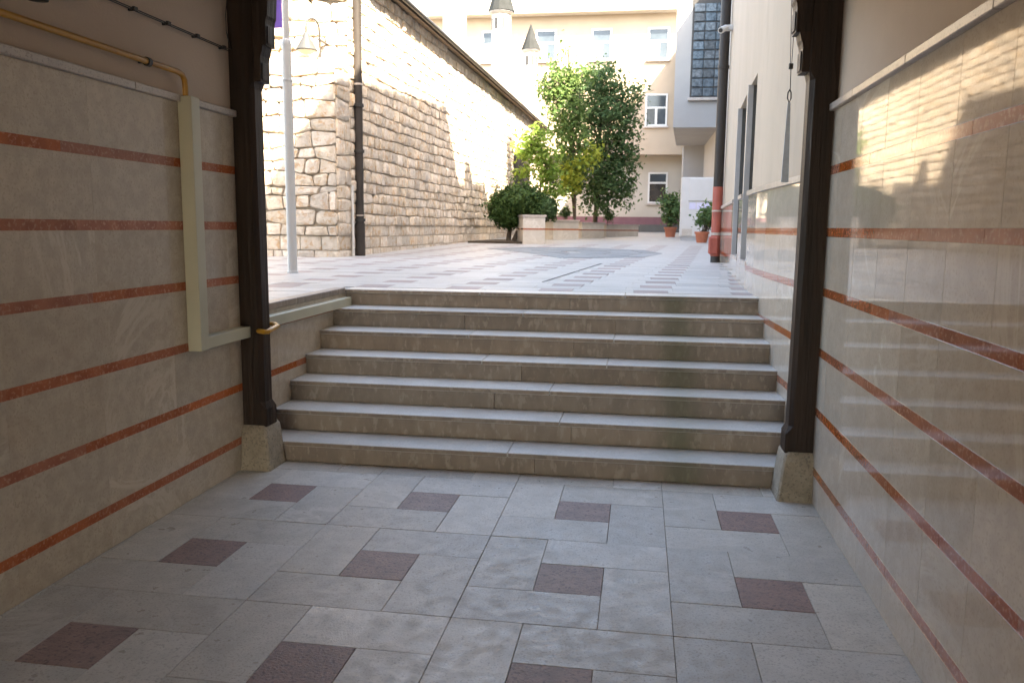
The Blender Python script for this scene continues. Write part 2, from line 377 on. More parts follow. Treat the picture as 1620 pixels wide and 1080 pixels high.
# grey medallion let into the paving
me0 = empty('paving_medallion', (-1.35, 16.2, g(16.2))); T(me0, 'large blue-grey stone medallion set in the pale courtyard paving', 'medallion')
OUT = [(-3.25, 17.4), (-2.55, 18.4), (-1.2, 18.6), (.1, 17.6), (.42, 16.2), (.05, 14.6), (-.6, 14.2), (-1.3, 13.85), (-2.1, 15.5)]
cxm, cym = -1.35, 16.2
def ring(f0, f1, shift, m):
    n = len(OUT)
    for i in range(n):
        p, q = OUT[i], OUT[(i+1) % n]
        def L(pt, f): 
            x, y = cxm+(pt[0]-cxm)*f, cym+(pt[1]-cym)*f; return (x-cxm, y-cym, g(y)+.005-g(cym))
        A, B, Cc, D = L(p, f1), L(q, f1), L(q, f0), L(p, f0)
        s = .028
        V = [Vector(v) for v in (A, B, Cc, D)]; c = sum(V, Vector())/4
        V = [c+(v-c)*(1-s) for v in V]
        lo = [v-Vector((0, 0, .02)) for v in V]
        MB().add(V+lo, [(0, 1, 2, 3), (0, 1, 5, 4), (1, 2, 6, 5), (2, 3, 7, 6), (3, 0, 4, 7)]).build('paving_wedge', m, me0)
ring(.12, .45, 0, 'mosaic'); ring(.46, .78, 0, 'mosaic'); ring(.79, 1., 0, 'mosaic')
dr = MB().add([(-.98, 8.27, g(8.27)+.004), (-.955, 8.27, g(8.27)+.004), (-.555, 12.27, g(12.27)+.004), (-.58, 12.27, g(12.27)+.004),
               (-.98, 8.27, g(8.27)-.03), (-.955, 8.27, g(8.27)-.03), (-.555, 12.27, g(12.27)-.03), (-.58, 12.27, g(12.27)-.03)],
              [(0, 1, 2, 3), (0, 1, 5, 4), (1, 2, 6, 5), (2, 3, 7, 6), (3, 0, 4, 7)]).build('drain_slot', 'dark')
T(dr, 'thin dark drain slot running away across the pale courtyard paving', 'drain')

# ------------------------------------------------------------------ passage: walls with marble panels
STR = [.22, .57, .92, 1.27, 1.61, 1.955]         # tops of the red bands
BT = .048
def dado(parent, P, Q, top, bottom, plen, side, honed=False, bands=STR):
    """marble courses and red bands along a straight plan segment; side=+1 thickens to +normal"""
    P = Vector(P); Q = Vector(Q); Lg = (Q-P).length; d = (Q-P)/Lg; ang = math.atan2(d.y, d.x)
    zs = [bottom]
    edges = []
    lo = bottom
    for t in bands:
        if t > top-.03: break
        if t-BT > bottom+.01:
            edges.append((lo, t-BT, 'panel')); edges.append((t-BT, t, 'red')); lo = t
    edges.append((lo, top, 'panel'))
    for (z0, z1, m) in edges:
        u = -plen*.3 if m == 'panel' else -rnd.uniform(0, plen*.9)
        pl = plen if m == 'panel' else plen*1.45
        while u < Lg:
            a, b = max(u, 0), min(u+pl, Lg); u += pl
            if b-a < .02: continue
            o = MB().cbox(a+.0003, b-.0003, 0, side*.03, z0+.0001, z1-.0001, .0005).build('marble_panel' if m == 'panel' else 'red_band', m+'_honed' if honed else m, parent)
            pr = Vector((0, 0)); n = Vector((-d.y, d.x))
            o.location = (P.x+n.x*side*rnd.uniform(0, .0003), P.y+n.y*side*rnd.uniform(0, .0003), 0)
            o.rotation_euler = (0, 0, ang)
def root0(name, label, cat, group=None):
    e = empty(name); return T(e, label, cat, group)
lw = root0('passage_wall', 'shaded left passage wall of beige marble with red bands, behind the gas pipe', 'wall')
dado(lw, (-2.545, -.6), (-2.545, 5.02), 2.258, .002, .62, +1, True)
box('plain_marble', 'panel', lw, -2.575, -2.5455, -7.5, -.602, .002, 2.258)
u = -.6
while u < 4.31:
    b = min(u+.9, 4.31); box('trim_cap', 'cap', lw, -2.575, -2.52, u+.001, b-.001, 2.2585, 2.298, c=.004); u += .9
box('trim_cap', 'cap', lw, -2.575, -2.52, 4.41, 5.0, 2.2585, 2.298)
box('trim_cap', 'cap', lw, -2.575, -2.52, -7.5, -.602, 2.2585, 2.298)
MB().box(-2.9, -2.56, -7.5, 5.05, -.2, 3.3).build('plaster_wall', 'plaster', lw)
rw = root0('passage_wall', 'right passage wall of polished beige marble with red bands, mirroring the stone building', 'wall')
dado(rw, (1.045, -.6), (1.045, 5.0), 2.258, .002, .42, -1)
box('plain_marble', 'panel', rw, 1.0455, 1.075, -7.5, -.602, .002, 2.258)
u = -.6
while u < 4.98:
    b = min(u+.84, 5.0); box('trim_cap', 'cap', rw, 1.018, 1.075, u+.001, b-.001, 2.2585, 2.298); u += .84
box('trim_cap', 'cap', rw, 1.018, 1.075, -7.5, -.602, 2.2585, 2.298)
MB().box(1.06, 1.4, -7.5, 5.05, -.2, 3.3).build('plaster_wall', 'plaster', rw)
# building over the passage
pb = root0('passage_building', 'building over the dark passage that frames the view', 'building')
MB().box(-12, 9, -7.5, 5.1, 3.302, 10.6).build('upper_storey', 'plaster_out', pb)
MB().box(-12, -2.902, -7.5, 5.052, -.2, 3.3).build('ground_storey', 'plaster_out', pb)
MB().box(1.402, 9, -7.5, 5.052, -.2, 3.3).build('ground_storey', 'plaster_out', pb)
MB().box(-2.558, 1.058, -7.4, 5.0, 3.2, 3.3).build('ceiling', 'ceil', pb)
# side wall of the stairs, left
sw = root0('stair_side_wall', 'low beige marble wall with stone coping on the left of the stairs', 'wall')
MB().box(-2.62, -2.6, 5.054, 7.14, -.2, 1.0).build('backing', 'mortar', sw)
dado(sw, (-2.572, 5.06), (-2.572, 6.95), 1.0, .002, .7, +1, True)
for a, b in ((5.06, 5.9), (5.9, 6.93)): box('coping', 'riser', sw, -2.66, -2.562, a+.001, b-.001, 1.0015, 1.052, c=.005)
# lintel
li = MB().cbox(-2.7, 1.2, 4.93, 5.09, 2.985, 3.19, .008).build('lintel_beam', 'wood'); T(li, 'dark timber lintel beam across the top of the passage mouth', 'beam')

# ------------------------------------------------------------------ timber posts
def post(sgn, xw, label):
    r = root0('timber_post', label, 'post', 'posts at the passage mouth')
    def X(d): return xw+sgn*d                                   # d: distance from the wall face into the passage
    y0, y1 = 4.945, 5.1
    def pr(poly, nm, m, a, b):
        MB().prism([(X(d), z) for d, z in poly], 'y', a, b).build(nm, m, r)
    # shaft: full section at the foot, chamfer stop, slimmer above
    d0, d1 = -.02, .15
    def sect(z, d, c): return [(X(d0), y0, z), (X(d-c), y0, z), (X(d), y0+c, z), (X(d), y1-c, z), (X(d-c), y1, z), (X(d0), y1, z)]
    mb = MB(); rows = [(.285, .166, .004), (.40, .166, .004), (.445, .148, .026), (2.43, .142, .026), (2.475, .150, .006), (2.98, .150, .006)]
    V = []
    for z, d, c in rows: V += sect(z, d, c)
    F = [tuple(range(6)), tuple(range(len(V)-1, len(V)-7, -1))]
    for i in range(len(rows)-1):
        for k in range(6): F.append((i*6+k, i*6+(k+1) % 6, (i+1)*6+(k+1) % 6, (i+1)*6+k))
    mb.add(V, F).build('shaft', 'wood', r)
    # stepped corbels, each with a hollow under its nose
    for zb, zt, d, dn in ((2.475, 2.69, .152, .19), (2.69, 2.985, .152, .232)):
        poly = [(d-.01, zb), (dn, zb), (dn, zb+.13), (dn+.004, zb+.155), (dn+.012, zb+.175), (dn+.02, zt), (d-.01, zt)]
        ob = MB().prism([(X(a), z) for a, z in poly], 'y', y0+.012, y1-.012).build('corbel', 'wood', r)
        MB().cbox(min(X(dn+.002), X(dn+.008)), max(X(dn+.002), X(dn+.008)), y0+.03, y1-.03, zb+.012, zb+.115, .002).build('corbel_fillet', 'wood', ob)
    # stone plinth, tapered
    yb0, yb1 = 4.89, 5.135
    V = []
    for z, d, iy in ((0, .205, 0), (.24, .175, .02), (.275, .168, .035), (.292, .150, .05)):
        V += [(X(-.03), yb0+iy, z), (X(d-.012), yb0+iy, z), (X(d), yb0+iy+.012, z), (X(d), yb1, z), (X(-.03), yb1, z)]
    F = [tuple(range(5)), (19, 18, 17, 16, 15)]
    for i in range(3):
        for k in range(5): F.append((i*5+k, i*5+(k+1) % 5, (i+1)*5+(k+1) % 5, (i+1)*5+k))
    MB().add(V, F).build('plinth', 'plinth', r)
post(+1, -2.55, 'dark timber post with stepped corbels on a stone plinth, beside the gas pipe loop')
post(-1, 1.05, 'dark timber post with stepped corbels on a stone plinth, right of the stairs')

# ------------------------------------------------------------------ fittings on the left wall
gp = root0('gas_pipe', 'ochre gas pipe with a clamp running along the left wall above the marble', 'pipe')
MB().tube([(-2.51, -2, 2.405), (-2.51, 4.27, 2.412), (-2.51, 4.318, 2.404), (-2.51, 4.34, 2.38), (-2.51, 4.345, 2.34), (-2.51, 4.345, 2.2)], .0155, 12).build('pipe_run', 'gold', gp, True)
cl = MB().tube([(-2.51, 3.985, 2.41), (-2.51, 4.012, 2.41)], .023, 12); cl.box(-2.56, -2.505, 3.99, 4.007, 2.403, 2.417); cl.build('clamp', 'dark', gp)
MB().tube([(-2.47, 4.99, .915), (-2.385, 4.925, .915), (-2.365, 4.92, .915), (-2.352, 4.935, .915), (-2.36, 5.0, .92), (-2.37, 5.12, .928), (-2.44, 5.22, .93), (-2.53, 5.24, .93)], .0165, 12).build('post_loop', 'gold', gp, True)
tk = root0('pipe_cover', 'pale cream metal channel covering the gas pipe on the left wall', 'pipe cover')
box('vertical_channel', 'trunking', tk, -2.5445, -2.462, 4.315, 4.405, .872, 2.292, c=.004)
box('horizontal_channel', 'trunking', tk, -2.5445, -2.475, 4.4055, 4.995, .873, .945, c=.004)
box('horizontal_channel', 'trunking', tk, -2.5715, -2.505, 5.16, 6.925, .895, .972, c=.004)
cb = root0('wall_cable', 'thin wire held off the left plaster by small clips', 'cable')
MB().tube([(-2.53, -1, 2.65), (-2.53, 4.83, 2.654), (-2.53, 4.93, 2.66)], .003, 6).build('wire', 'dark', cb)
MB().tube([(-2.535, -1, 2.645), (-2.537, 4.9, 2.648)], .003, 6).build('wire', 'dark', cb)
MB().tube([(-2.535, 4.93, 2.66), (-2.545, 4.9, 2.76), (-2.545, 4.9, 2.86), (-2.55, 4.93, 2.95)], .003, 6).build('wire', 'dark', cb)
for yy in (3.0, 3.64, 3.936, 4.232, 4.526, 4.83):
    MB().tube([(-2.56, yy, 2.65), (-2.52, yy, 2.65)], .008, 8).box(-2.532, -2.518, yy-.014, yy+.014, 2.642, 2.662).build('clip', 'dark', cb)
sp = root0('wall_lamp', 'small dark lamp fixed high on the left passage wall', 'lamp')
MB().lathe([(.0, -.06), (.04, -.055), (.05, 0), (.05, .08), (.03, .1)], (-2.44, 3.14, 2.54), 14).build('lamp_body', 'dark', sp, True)
MB().box(-2.56, -2.47, 3.12, 3.16, 2.57, 2.6).build('bracket', 'dark', sp)

# ------------------------------------------------------------------ right building, outside the passage
rb = root0('right_building', 'tall cream building with marble dado on the right of the courtyard', 'building')
doors = [(7.95, 8.62), (9.15, 10.25)]
ys = [5.05+.2*i for i in range(42)]+[13.42]
cuts = sorted(set([y for y in ys if not any(a-.05 < y < b+.05 for a, b in doors)]+[q for d in doors for q in d]))
def isdoor(a, b): return any(abs(a-d[0]) < 1e-6 for d in doors)
mb = MB()
mid = 1.935; ZT = 12.1; DT, DB = 3.0, 1.3
def strip(mb, a, b, z0, z1, off=0., t=.5):
    mb.prism([(wx(a)+off, a), (wx(b)+off, b), (wx(b)+off+t, b), (wx(a)+off+t, a)], 'z', z0, z1)
for a, b in zip(cuts[:-1], cuts[1:]):
    if isdoor(a, b): strip(mb, a, b, DT, ZT, .012); strip(mb, a, b, -.2, DB-.04, .03)
    else: strip(mb, a, b, -.2, ZT, .012)
mb.build('wall', 'plaster_out', rb)
MB().box(1.5, 9, 5.12, 13.40, 1.5, ZT-.02).build('core_wall', 'plaster_out', rb)
MB().box(2.1, 9, 13.421, 16.6, .8, ZT-.05).build('wing_wall', 'plaster_out', rb)  # unseen wing block, stepped and sized for its shadow on the stone wall
MB().box(2.5, 9, 16.601, 25, .8, ZT-.1).build('wing_wall', 'plaster_out', rb)  # unseen too; lengthened to keep the trees in shade
MB().box(2.15, 2.6, 14.2, 14.75, ZT-.049, ZT+.55).build('added_roof_chimney', 'whitewall', rb)  # unseen chimney added for a small bump in the cast shadow
MB().box(2.45, 9, 25.001, 36.4, .8, 10.2).build('wing_wall', 'grey', rb)
segs = []
yy = 5.11
while yy < 13.3:
    nb = yy+.55
    for d in doors:
        if yy < d[0] < nb+.1: nb = d[0]
        if d[0]-1e-6 <= yy < d[1]-1e-6: yy = d[1]; nb = yy+.55
    for d in doors:
        if yy < d[0] < nb+.1: nb = d[0]
    nb = min(nb, 13.41); segs.append((yy, nb)); yy = nb
for a, b in segs:
    bot = .002 if a < 7 else g(a)-.01
    P, Q = (wx(a)-.016, a), (wx(b)-.016, b)
    dado(rb, P, Q, 1.905, bot, 9., -1)
    MB().quadwall((wx(a)-.035, a), (wx(b)-.035, b), .06, 1.9065, 1.947).build('trim_cap', 'cap', rb)
for i, (a, b) in enumerate(doors):
    dd = empty('door', parent=rb); 
    xa, xb = wx(a), wx(b)
    MB().prism([(xa+.17, a), (xb+.17, b), (xb+.22, b), (xa+.22, a)], 'z', DB, DT).build('door_leaf', 'greymetal', dd)
    MB().prism([(xb-.016, b-.03), (xb+.035, b-.03), (xb+.035, b-.001), (xb-.016, b-.001)], 'z', DB, DT).build('door_jamb', 'greymetal', dd)
    MB().prism([(xb+.0355, b-.025), (xb+.17, b-.025), (xb+.17, b-.001), (xb+.0355, b-.001)], 'z', DB, DT).build('door_jamb', 'darkbase', dd)
    dado(rb, (xa-.016, a), (xb-.016, b), DB-.04, g(a)-.01, 9., -1)
    MB().prism([(xa-.02, a), (xb-.02, b), (xb+.2, b), (xa+.2, a)], 'z', DB-.038, DB-.001).build('threshold', 'cap', dd)
rfb = MB().box(1.02, 9.3, 5.13, 13.5, ZT+.001, ZT+.18).build('roof_edge', 'roof', rb)
# strap and wires hanging beside the right post
hs = root0('hanging_strap', 'blue-grey strap with hook hanging from two wires beside the right post', 'strap')
hx, hy = .905, 5.6
MB().tube([(hx-.035, hy, 3.4), (hx-.004, hy, 2.63)], .0022, 6).build('wire', 'dark', hs)
MB().tube([(hx+.012, hy, 3.4), (hx+.003, hy, 2.63)], .0022, 6).build('wire', 'dark', hs)
MB().cbox(hx-.014, hx+.012, hy-.012, hy+.012, 2.605, 2.64, .003).build('wire_clamp', 'dark', hs)
MB().tube([(hx, hy, 2.61), (hx+.003, hy, 2.47)], .003, 6).build('wire', 'dark', hs)
MB().tube([(hx+.0, hy, 2.48), (hx-.01, hy, 2.46), (hx-.011, hy, 2.425), (hx, hy, 2.40), (hx+.01, hy, 2.425), (hx+.009, hy, 2.46), (hx+.0, hy, 2.48)], .0045, 8).build('hook', 'dark', hs, True)
MB().add([(hx-.008, hy, 2.4), (hx+.01, hy, 2.4), (hx+.022, hy-.01, 1.90), (hx-.024, hy-.01, 1.90), (hx-.008, hy+.006, 2.4), (hx+.01, hy+.006, 2.4), (hx+.022, hy, 1.90), (hx-.024, hy, 1.90)],
         [(0, 1, 2, 3), (4, 7, 6, 5), (0, 4, 5, 1), (1, 5, 6, 2), (2, 6, 7, 3), (3, 7, 4, 0)]).build('webbing', 'strap', hs)
# brown and red downpipe at the corner
dp = root0('downpipe', 'brown downpipe painted brick red at its foot, at the corner of the right building', 'downpipe')
px_, py_ = 1.155, 13.25; gz = g(py_)
MB().tube([(px_, py_, 2.24), (px_, py_, 9), (px_, py_, 12.4)], .075, 16).build('pipe', 'brownpipe', dp, True)
MB().tube([(px_, py_, gz+.1), (px_, py_, 2.2395)], .078, 16).build('pipe', 'redpaint', dp, True)
MB().tube([(px_, py_, gz), (px_, py_, gz+.099)], .072, 16).build('foot', 'dark', dp, True)
MB().cbox(px_-.115, px_+.03, py_-.11, py_-.02, gz+.13, gz+.4, .02).build('valve_box', 'redpaint', dp)
MB().tube([(px_, py_, 1.86), (px_, py_, 1.885)], .083, 16).build('collar', 'cap', dp, True)
MB().tube([(px_, py_, 1.50), (px_, py_, 1.54)], .083, 16).build('collar', 'cap', dp, True)
MB().tube([(px_, py_, 4.0), (px_, py_, 4.05)], .085, 16).build('collar', 'brownpipe', dp, True)
cc = root0('security_camera', 'small white security camera high on the corner of the right building', 'camera')
MB().cbox(1.12, 1.3, 12.98, 13.06, 4.5, 4.58, .01).build('bracket', 'white', cc)
o = MB().tube([(1.05, 12.75, 4.45), (1.14, 13.0, 4.54)], .045, 12).build('camera_body', 'white', cc, True)
MB().tube([(1.046, 12.74, 4.447), (1.0495, 12.749, 4.45)], .03, 12).build('lens', 'dark', cc)

# ------------------------------------------------------------------ stone building on the left
AW = math.radians(2.4); WC = Vector((-4.843, 13.408)); WD = Vector((math.sin(AW), math.cos(AW))); WN = Vector((math.cos(AW), -math.sin(AW)))
sb = root0('stone_building', 'rubble stone building with overhanging eaves on the left of the courtyard', 'building')
def W(u, off=0.): p = WC+WD*u+WN*off; return p
WL = 21.6
def wtop(u): return 5.62-.013*u
p0, p1 = W(0), W(WL)
core = MB(); pl = [(p0.x, p0.y+.03), (p1.x, p1.y), (-12, p1.y), (-12, p0.y+.03)]
core.add([(x, y, .8) for x, y in pl]+[(pl[0][0], pl[0][1], 5.84), (pl[1][0], pl[1][1], 5.42), (pl[2][0], pl[2][1], 5.42), (pl[3][0], pl[3][1], 5.84)], [(3, 2, 1, 0), (4, 5, 6, 7), (0, 1, 5, 4), (1, 2, 6, 5), (2, 3, 7, 6), (3, 0, 4, 7)]); core.build('wall_core', 'mortar', sb)
LB = 4.22
lc = W(-.55)
MB().prism([(lc.x, lc.y+.03), (p0.x, p0.y+.04), (-12, p0.y+.04), (-12, lc.y+.03)], 'z', .8, LB-.06).build('wall_core', 'mortar', sb)
stones = []     # (world centre, rim uv list, depth, U dir, normal, size, flat)
def lay(P, D, Nn, L, zb, zt, hfun, lfun, depth, ashlar=0, irr=.02, zslope=0.):
    """courses of stones over a wall face starting at plan point P along D"""
    z = zb; crs = []
    while z < zt-.06:
        h = hfun(len(crs)); 
        if z+h > zt-.05: h = zt-z
        crs.append((z, h)); z += h
    for ci, (z, h) in enumerate(crs):
        u = 0.
        ph = rnd.uniform(0, 6)
        ut = 0.
        while u < L-.02:
            l = lfun(ci)
            if u+l > L-.12: l = L-u
            wob = lambda uu, k: 0 if (k <= ashlar or k == len(crs)) else irr*(math.sin(uu*2.3+k*4.7)+.8*math.sin(uu*6.1+k*2.9)+.5*math.sin(uu*11.7+k*7.1))
            u2 = u+l; u2t = u2 if (u2 >= L-.02 or ci < ashlar) else u2+rnd.uniform(-1, 1)*irr*1.6
            rect = [(u, z+wob(u, ci)), (u2, z+wob(u2, ci)), (u2t, z+h+wob(u2t, ci+1)), (ut, z+h+wob(ut, ci+1))]
            ut = u2t
            if zslope and z+h > 5.84-.019*u: u += l; continue
            stones.append((P, D, Nn, rect, depth*rnd.uniform(.6, 1.25)*(.45 if ci < ashlar else 1), ci < ashlar, u+l/2, z+h/2, l, h, zslope))
            u += l
lay(W(0), WD, WN, WL, 1.05, 5.9, lambda c: rnd.uniform(.17, .23) if c > 2 else (.2 if c else .14), lambda c: rnd.uniform(.14, .34) if c > 2 else rnd.uniform(.3, .55), .055, 3, .012, 1)
FD = Vector((1, 0)); FN = Vector((0, -1))
FX0 = -9.0
lay(Vector((FX0, lc.y+.0)), FD, FN, lc.x-FX0, 1.0, LB, lambda c: rnd.uniform(.15, .27) if c > 1 else (.18, .24)[c], lambda c: rnd.uniform(.15, .46), .045, 2, .03)
lay(Vector((FX0, p0.y+.0)), FD, FN, p0.x-FX0, LB, 5.85, lambda c: rnd.uniform(.2, .3), lambda c: rnd.uniform(.18, .5), .045, 0, .03)
lay(lc, WD, WN, .55, 1.0, LB, lambda c: rnd.uniform(.19, .3) if c > 1 else (.18, .24)[c], lambda c: rnd.choice((.55, .3)), .03, 2, .02)
def stone_geo(s):
    P, D, Nn, rect, dep, flat, uc, zc, l, h, zs = s
    cu = sum(p[0] for p in rect)/4; cz = sum(p[1] for p in rect)/4
    gap = .005 if flat else .007
    rim = []
    cut = (.04 if flat else rnd.uniform(.05, .2))
    for i in range(4):
        a, b, c = rect[i-1], rect[i], rect[(i+1) % 4]
        for q, o in ((a, 0), (c, 0)):
            f = cut*rnd.uniform(.4, 1.3)
            rim.append((b[0]+(q[0]-b[0])*f, b[1]+(q[1]-b[1])*f))
    def sh(p, f): return (cu+(p[0]-cu)*f, cz+(p[1]-cz)*f)
    f0u, f0z = 1-2*gap/l, 1-2*gap/h
    V = []
    ring0 = [(cu+(p[0]-cu)*f0u, cz+(p[1]-cz)*f0z) for p in rim]
    nz = .002 if flat else .009
    lv = [(1., -.01), (.985, dep*.5), (.9 if not flat else .94, dep*.86), (.5, dep*.98)]
    for f, d in lv:
        for p in ring0:
            q = sh(p, f); V.append((q[0]-cu, q[1]-cz, d+(rnd.uniform(-nz, nz) if d > 0 else 0)))
    n = 8; F = []
    for i in range(len(lv)-1):
        for k in range(n): F.append((i*n+k, i*n+(k+1) % n, (i+1)*n+(k+1) % n, (i+1)*n+k))
    F.append(tuple((len(lv)-1)*n+k for k in range(n)))
    def to3(v):
        return Vector((D.x*v[0]+Nn.x*v[2], D.y*v[0]+Nn.y*v[2], v[1]))
    c3 = Vector((P.x+D.x*cu, P.y+D.y*cu, cz))
    return [to3(v) for v in V], F, c3
def vis(s):
    P, D, Nn, rect, dep, flat, uc, zc, l, h, zs = s
    c = Vector((P.x+D.x*uc, P.y+D.y*uc, zc)); r = c-Vector((0, 0, 1.6)); dist = r.length
    if c.y < 1 or not (-.485 < c.x/c.y < -.13) or c.z > 1.6+.275*c.y+.3 or (c.x/c.y < -.478): return 0
    cosn = abs(r.normalized().x*Nn.x+r.normalized().y*Nn.y)
    return l*h*cosn/dist**2
order = sorted(stones, key=vis, reverse=True)
bulk = MB()
for i, s in enumerate(order):
    V, F, c = stone_geo(s)
    if i < 296:
        MB().add(V, F).build('stone', 'stone', sb, True, loc=c)
    else: bulk.add([v+c for v in V], F)
T(bulk.build('stone', 'stone', sb, True), kind='stuff')
# eaves and roof
def ev(u, off, z): p = W(u, off); return (p.x, p.y, z)
eo = .2
ez = lambda u: 5.80-.019*u
e0, e1 = -.45, WL-1.4
MB().add([ev(e0, eo, ez(e0)-.05), ev(e1, eo, ez(e1)-.05), ev(e1, -.2, ez(e1)+.03), ev(e0, -.2, ez(e0)+.03), ev(e0, eo, ez(e0)+.02), ev(e1, eo, ez(e1)+.02), ev(e1, -.2, ez(e1)+.10), ev(e0, -.2, ez(e0)+.1)],
         [(0, 1, 2, 3), (4, 7, 6, 5), (0, 4, 5, 1), (1, 5, 6, 2), (2, 6, 7, 3), (3, 7, 4, 0)]).build('eaves_soffit', 'roof', sb)
MB().add([ev(e0, eo+.05, ez(e0)+.022), ev(e1, eo+.05, ez(e1)+.022), ev(e1, -4, ez(e1)+1.3), ev(e0, -4, ez(e0)+1.3), ev(e0, eo+.05, ez(e0)+.06), ev(e1, eo+.05, ez(e1)+.06), ev(e1, -4, ez(e1)+1.36), ev(e0, -4, ez(e0)+1.36)],
         [(0, 1, 2, 3), (4, 7, 6, 5), (0, 4, 5, 1), (1, 5, 6, 2), (2, 6, 7, 3), (3, 7, 4, 0)]).build('roof', 'lead', sb)
MB().tube([ev(e0, eo+.07, ez(e0)+.0), ev(e1, eo+.07, ez(e1)+.0)], .045, 10).build('gutter', 'dark', sb, True)
MB().box(-12, -8.5, 13.6, 33, 5.6, 7.0).build('roof', 'lead', sb)
# dark iron shutters by the planters
for (ua, ub) in ((13.9, 14.5), (14.9, 16.6)):
    p, q = W(ua, .06), W(ub, .06)
    MB().quadwall((p.x, p.y), (q.x, q.y), -.12 if False else .05, 2.3, 4.0).build('shutter', 'dark', sb)
q = W(13.9, .08); MB().box(q.x, q.x+.32, q.y-.04, q.y, 2.3, 4.0).build('shutter', 'dark', sb)
# downpipe on the stone building
d2 = root0('downpipe', 'dark brown downpipe on the corner of the stone building, beside the lamp pole', 'downpipe')
c = W(.16, .1)
zz = g(c.y)
MB().tube([(c.x, c.y, zz), (c.x, c.y, zz+.55)], .085, 14).build('pipe', 'brownpipe', d2, True)
MB().tube([(c.x, c.y, zz+.55), (c.x, c.y, 5.3), (c.x+.1, c.y, 5.5), (c.x+.28, c.y, 5.64)], .07, 14).build('pipe', 'brownpipe', d2, True)
for z in (zz+.58, 1.9+.9, 3.55): 
    MB().tube([(c.x, c.y, z), (c.x, c.y, z+.05)], .092, 14).box(c.x-.14, c.x, c.y-.012, c.y+.012, z+.015, z+.035).build('clamp', 'dark', d2)
MB().tube([(c.x, c.y, 3.9), (c.x, c.y, 3.93)], .078, 14).build('collar', 'cap', d2); MB().tube([(c.x, c.y, 1.75), (c.x, c.y, 1.77)], .077, 14).build('collar', 'cap', d2)
c2 = W(-.06, .06)
wc = MB().tube([(c2.x, c2.y, g(c2.y)), (c2.x, c2.y, 2.25)], .022, 10).build('conduit', 'white', None, True); T(wc, 'thin white conduit at the foot of the stone building, beside its downpipe', 'conduit')
# chimneys on the stone building
def turret(x, y, r, zb, zc, zt, label):
    t = root0('turret_chimney', label, 'chimney', 'turret chimneys on the stone building')
    n = 8
    MB().lathe([(r*.86, zb), (r*.86, zc-.04)], (x, y, 0), n).build('shaft', 'whitewall', t)
    MB().lathe([(r*.9, zc-.04), (r*1.1, zc+.02), (r*1.1, zc+.05)], (x, y, 0), 16).build('cornice', 'cap', t, True)
    cp = MB().lathe([(r*1.2, zc+.051), (r*1.16, zc+.09), (r*.58, zc+.051+(zt-zc)*.5), (r*.03, zt)], (x, y, 0), 12).build('cap', 'capsheet', t)
    for k in range(n):
        a = 2*math.pi*(k+.5)/n; rr = r*.86*math.cos(math.pi/n)
        b = MB().box(-.03, .012, -.05, .05, 0, .36).build('vent_slot', 'dark', t)
        b.location = (x+rr*math.cos(a), y+rr*math.sin(a), zc-.55); b.rotation_euler = (0, 0, a)
turret(-5.06, 29.5, .40, 5.6, 8.93, 10.5, 'white turret chimney with tall grey conical cap cut by the top edge')
turret(-4.62, 34.0, .335, 5.2, 8.56, 9.62, 'smaller white turret chimney with pointed grey cap, next to the tree top')
turret(-5.245, 23.0, .385, 5.6, 9.3, 10.9, 'broad white chimney shaft nearest above the eaves')

# ------------------------------------------------------------------ lamp pole, banner, wall lamp
lp = root0('flag_pole', 'tall white metal pole standing before the stone building', 'pole')
x, y = -3.949, 8.97; z = g(y)
MB().tube([(x, y, z), (x-.004, y, 3.18)], .054, 18).build('shaft', 'white', lp, True)
MB().tube([(x-.004, y, 3.18), (x-.004, y, 3.57)], .05, 18).build('shaft', 'white', lp, True)
MB().lathe([(.064, z), (.064, z+.012), (.056, z+.02)], (x, y, 0), 18).build('base_ring', 'white', lp, True)
MB().lathe([(.056, 3.17), (.06, 3.175), (.06, 3.195), (.056, 3.2)], (x-.004, y, 0), 18).build('collar', 'white', lp, True)
MB().lathe([(.05, 3.55), (.054, 3.56), (.046, 3.62), (.035, 3.63)], (x-.004, y, 0), 18).build('collar', 'white', lp, True)
MB().tube([(x-.004, y, 3.6), (x+.01, y, 6.2)], .034, 18).build('shaft', 'white', lp, True)
fl = MB(); n = 8
for i in range(n+1):
    xx = x-.045-.22*i/n; fl.v += [(xx, y+.012*math.sin(i*1.1), 3.745+.006*math.sin(i)), (xx, y+.012*math.sin(i*1.1), 5.3), (xx, y+.012*math.sin(i*1.1)+.004, 3.745+.006*math.sin(i)), (xx, y+.012*math.sin(i*1.1)+.004, 5.3)]
for i in range(n): a = 4*i; b = a+4; fl.f += [(a, b, b+1, a+1), (a+2, a+3, b+3, b+2), (a, a+2, b+2, b)]
fl = fl.build('banner', 'purple'); T(fl, 'purple cloth banner hanging on the white pole', 'banner')
wl = root0('wall_lamp', 'white conical lamp on a gooseneck arm on the stone building front', 'lamp')
yl = 12.95
MB().lathe([(.168, 4.34), (.172, 4.352), (.06, 4.55), (.045, 4.60), (.03, 4.62), (.0, 4.622)], (-5.37, yl, 0), 24).build('lamp_shade', 'lampgrey', wl, True)
MB().lathe([(.0, 4.29), (.09, 4.30), (.15, 4.337)], (-5.37, yl, 0), 24).build('lamp_lens', 'trunking', wl, True)
arc = [(-5.37, yl, 4.61), (-5.37, yl, 4.70)]+[(-5.285-.085*math.cos(t), yl+.12*t/math.pi, 4.72+.13*math.sin(t)) for t in [math.pi*i/10 for i in range(11)]]+[(-5.2, yl+.14, 4.6), (-5.2, yl+.16, 4.1)]
MB().tube(arc, .016, 10).build('arm', 'dark', wl, True)
MB().box(-5.215, -5.185, yl+.1, 13.45, 4.52, 4.55).build('bracket', 'dark', wl)

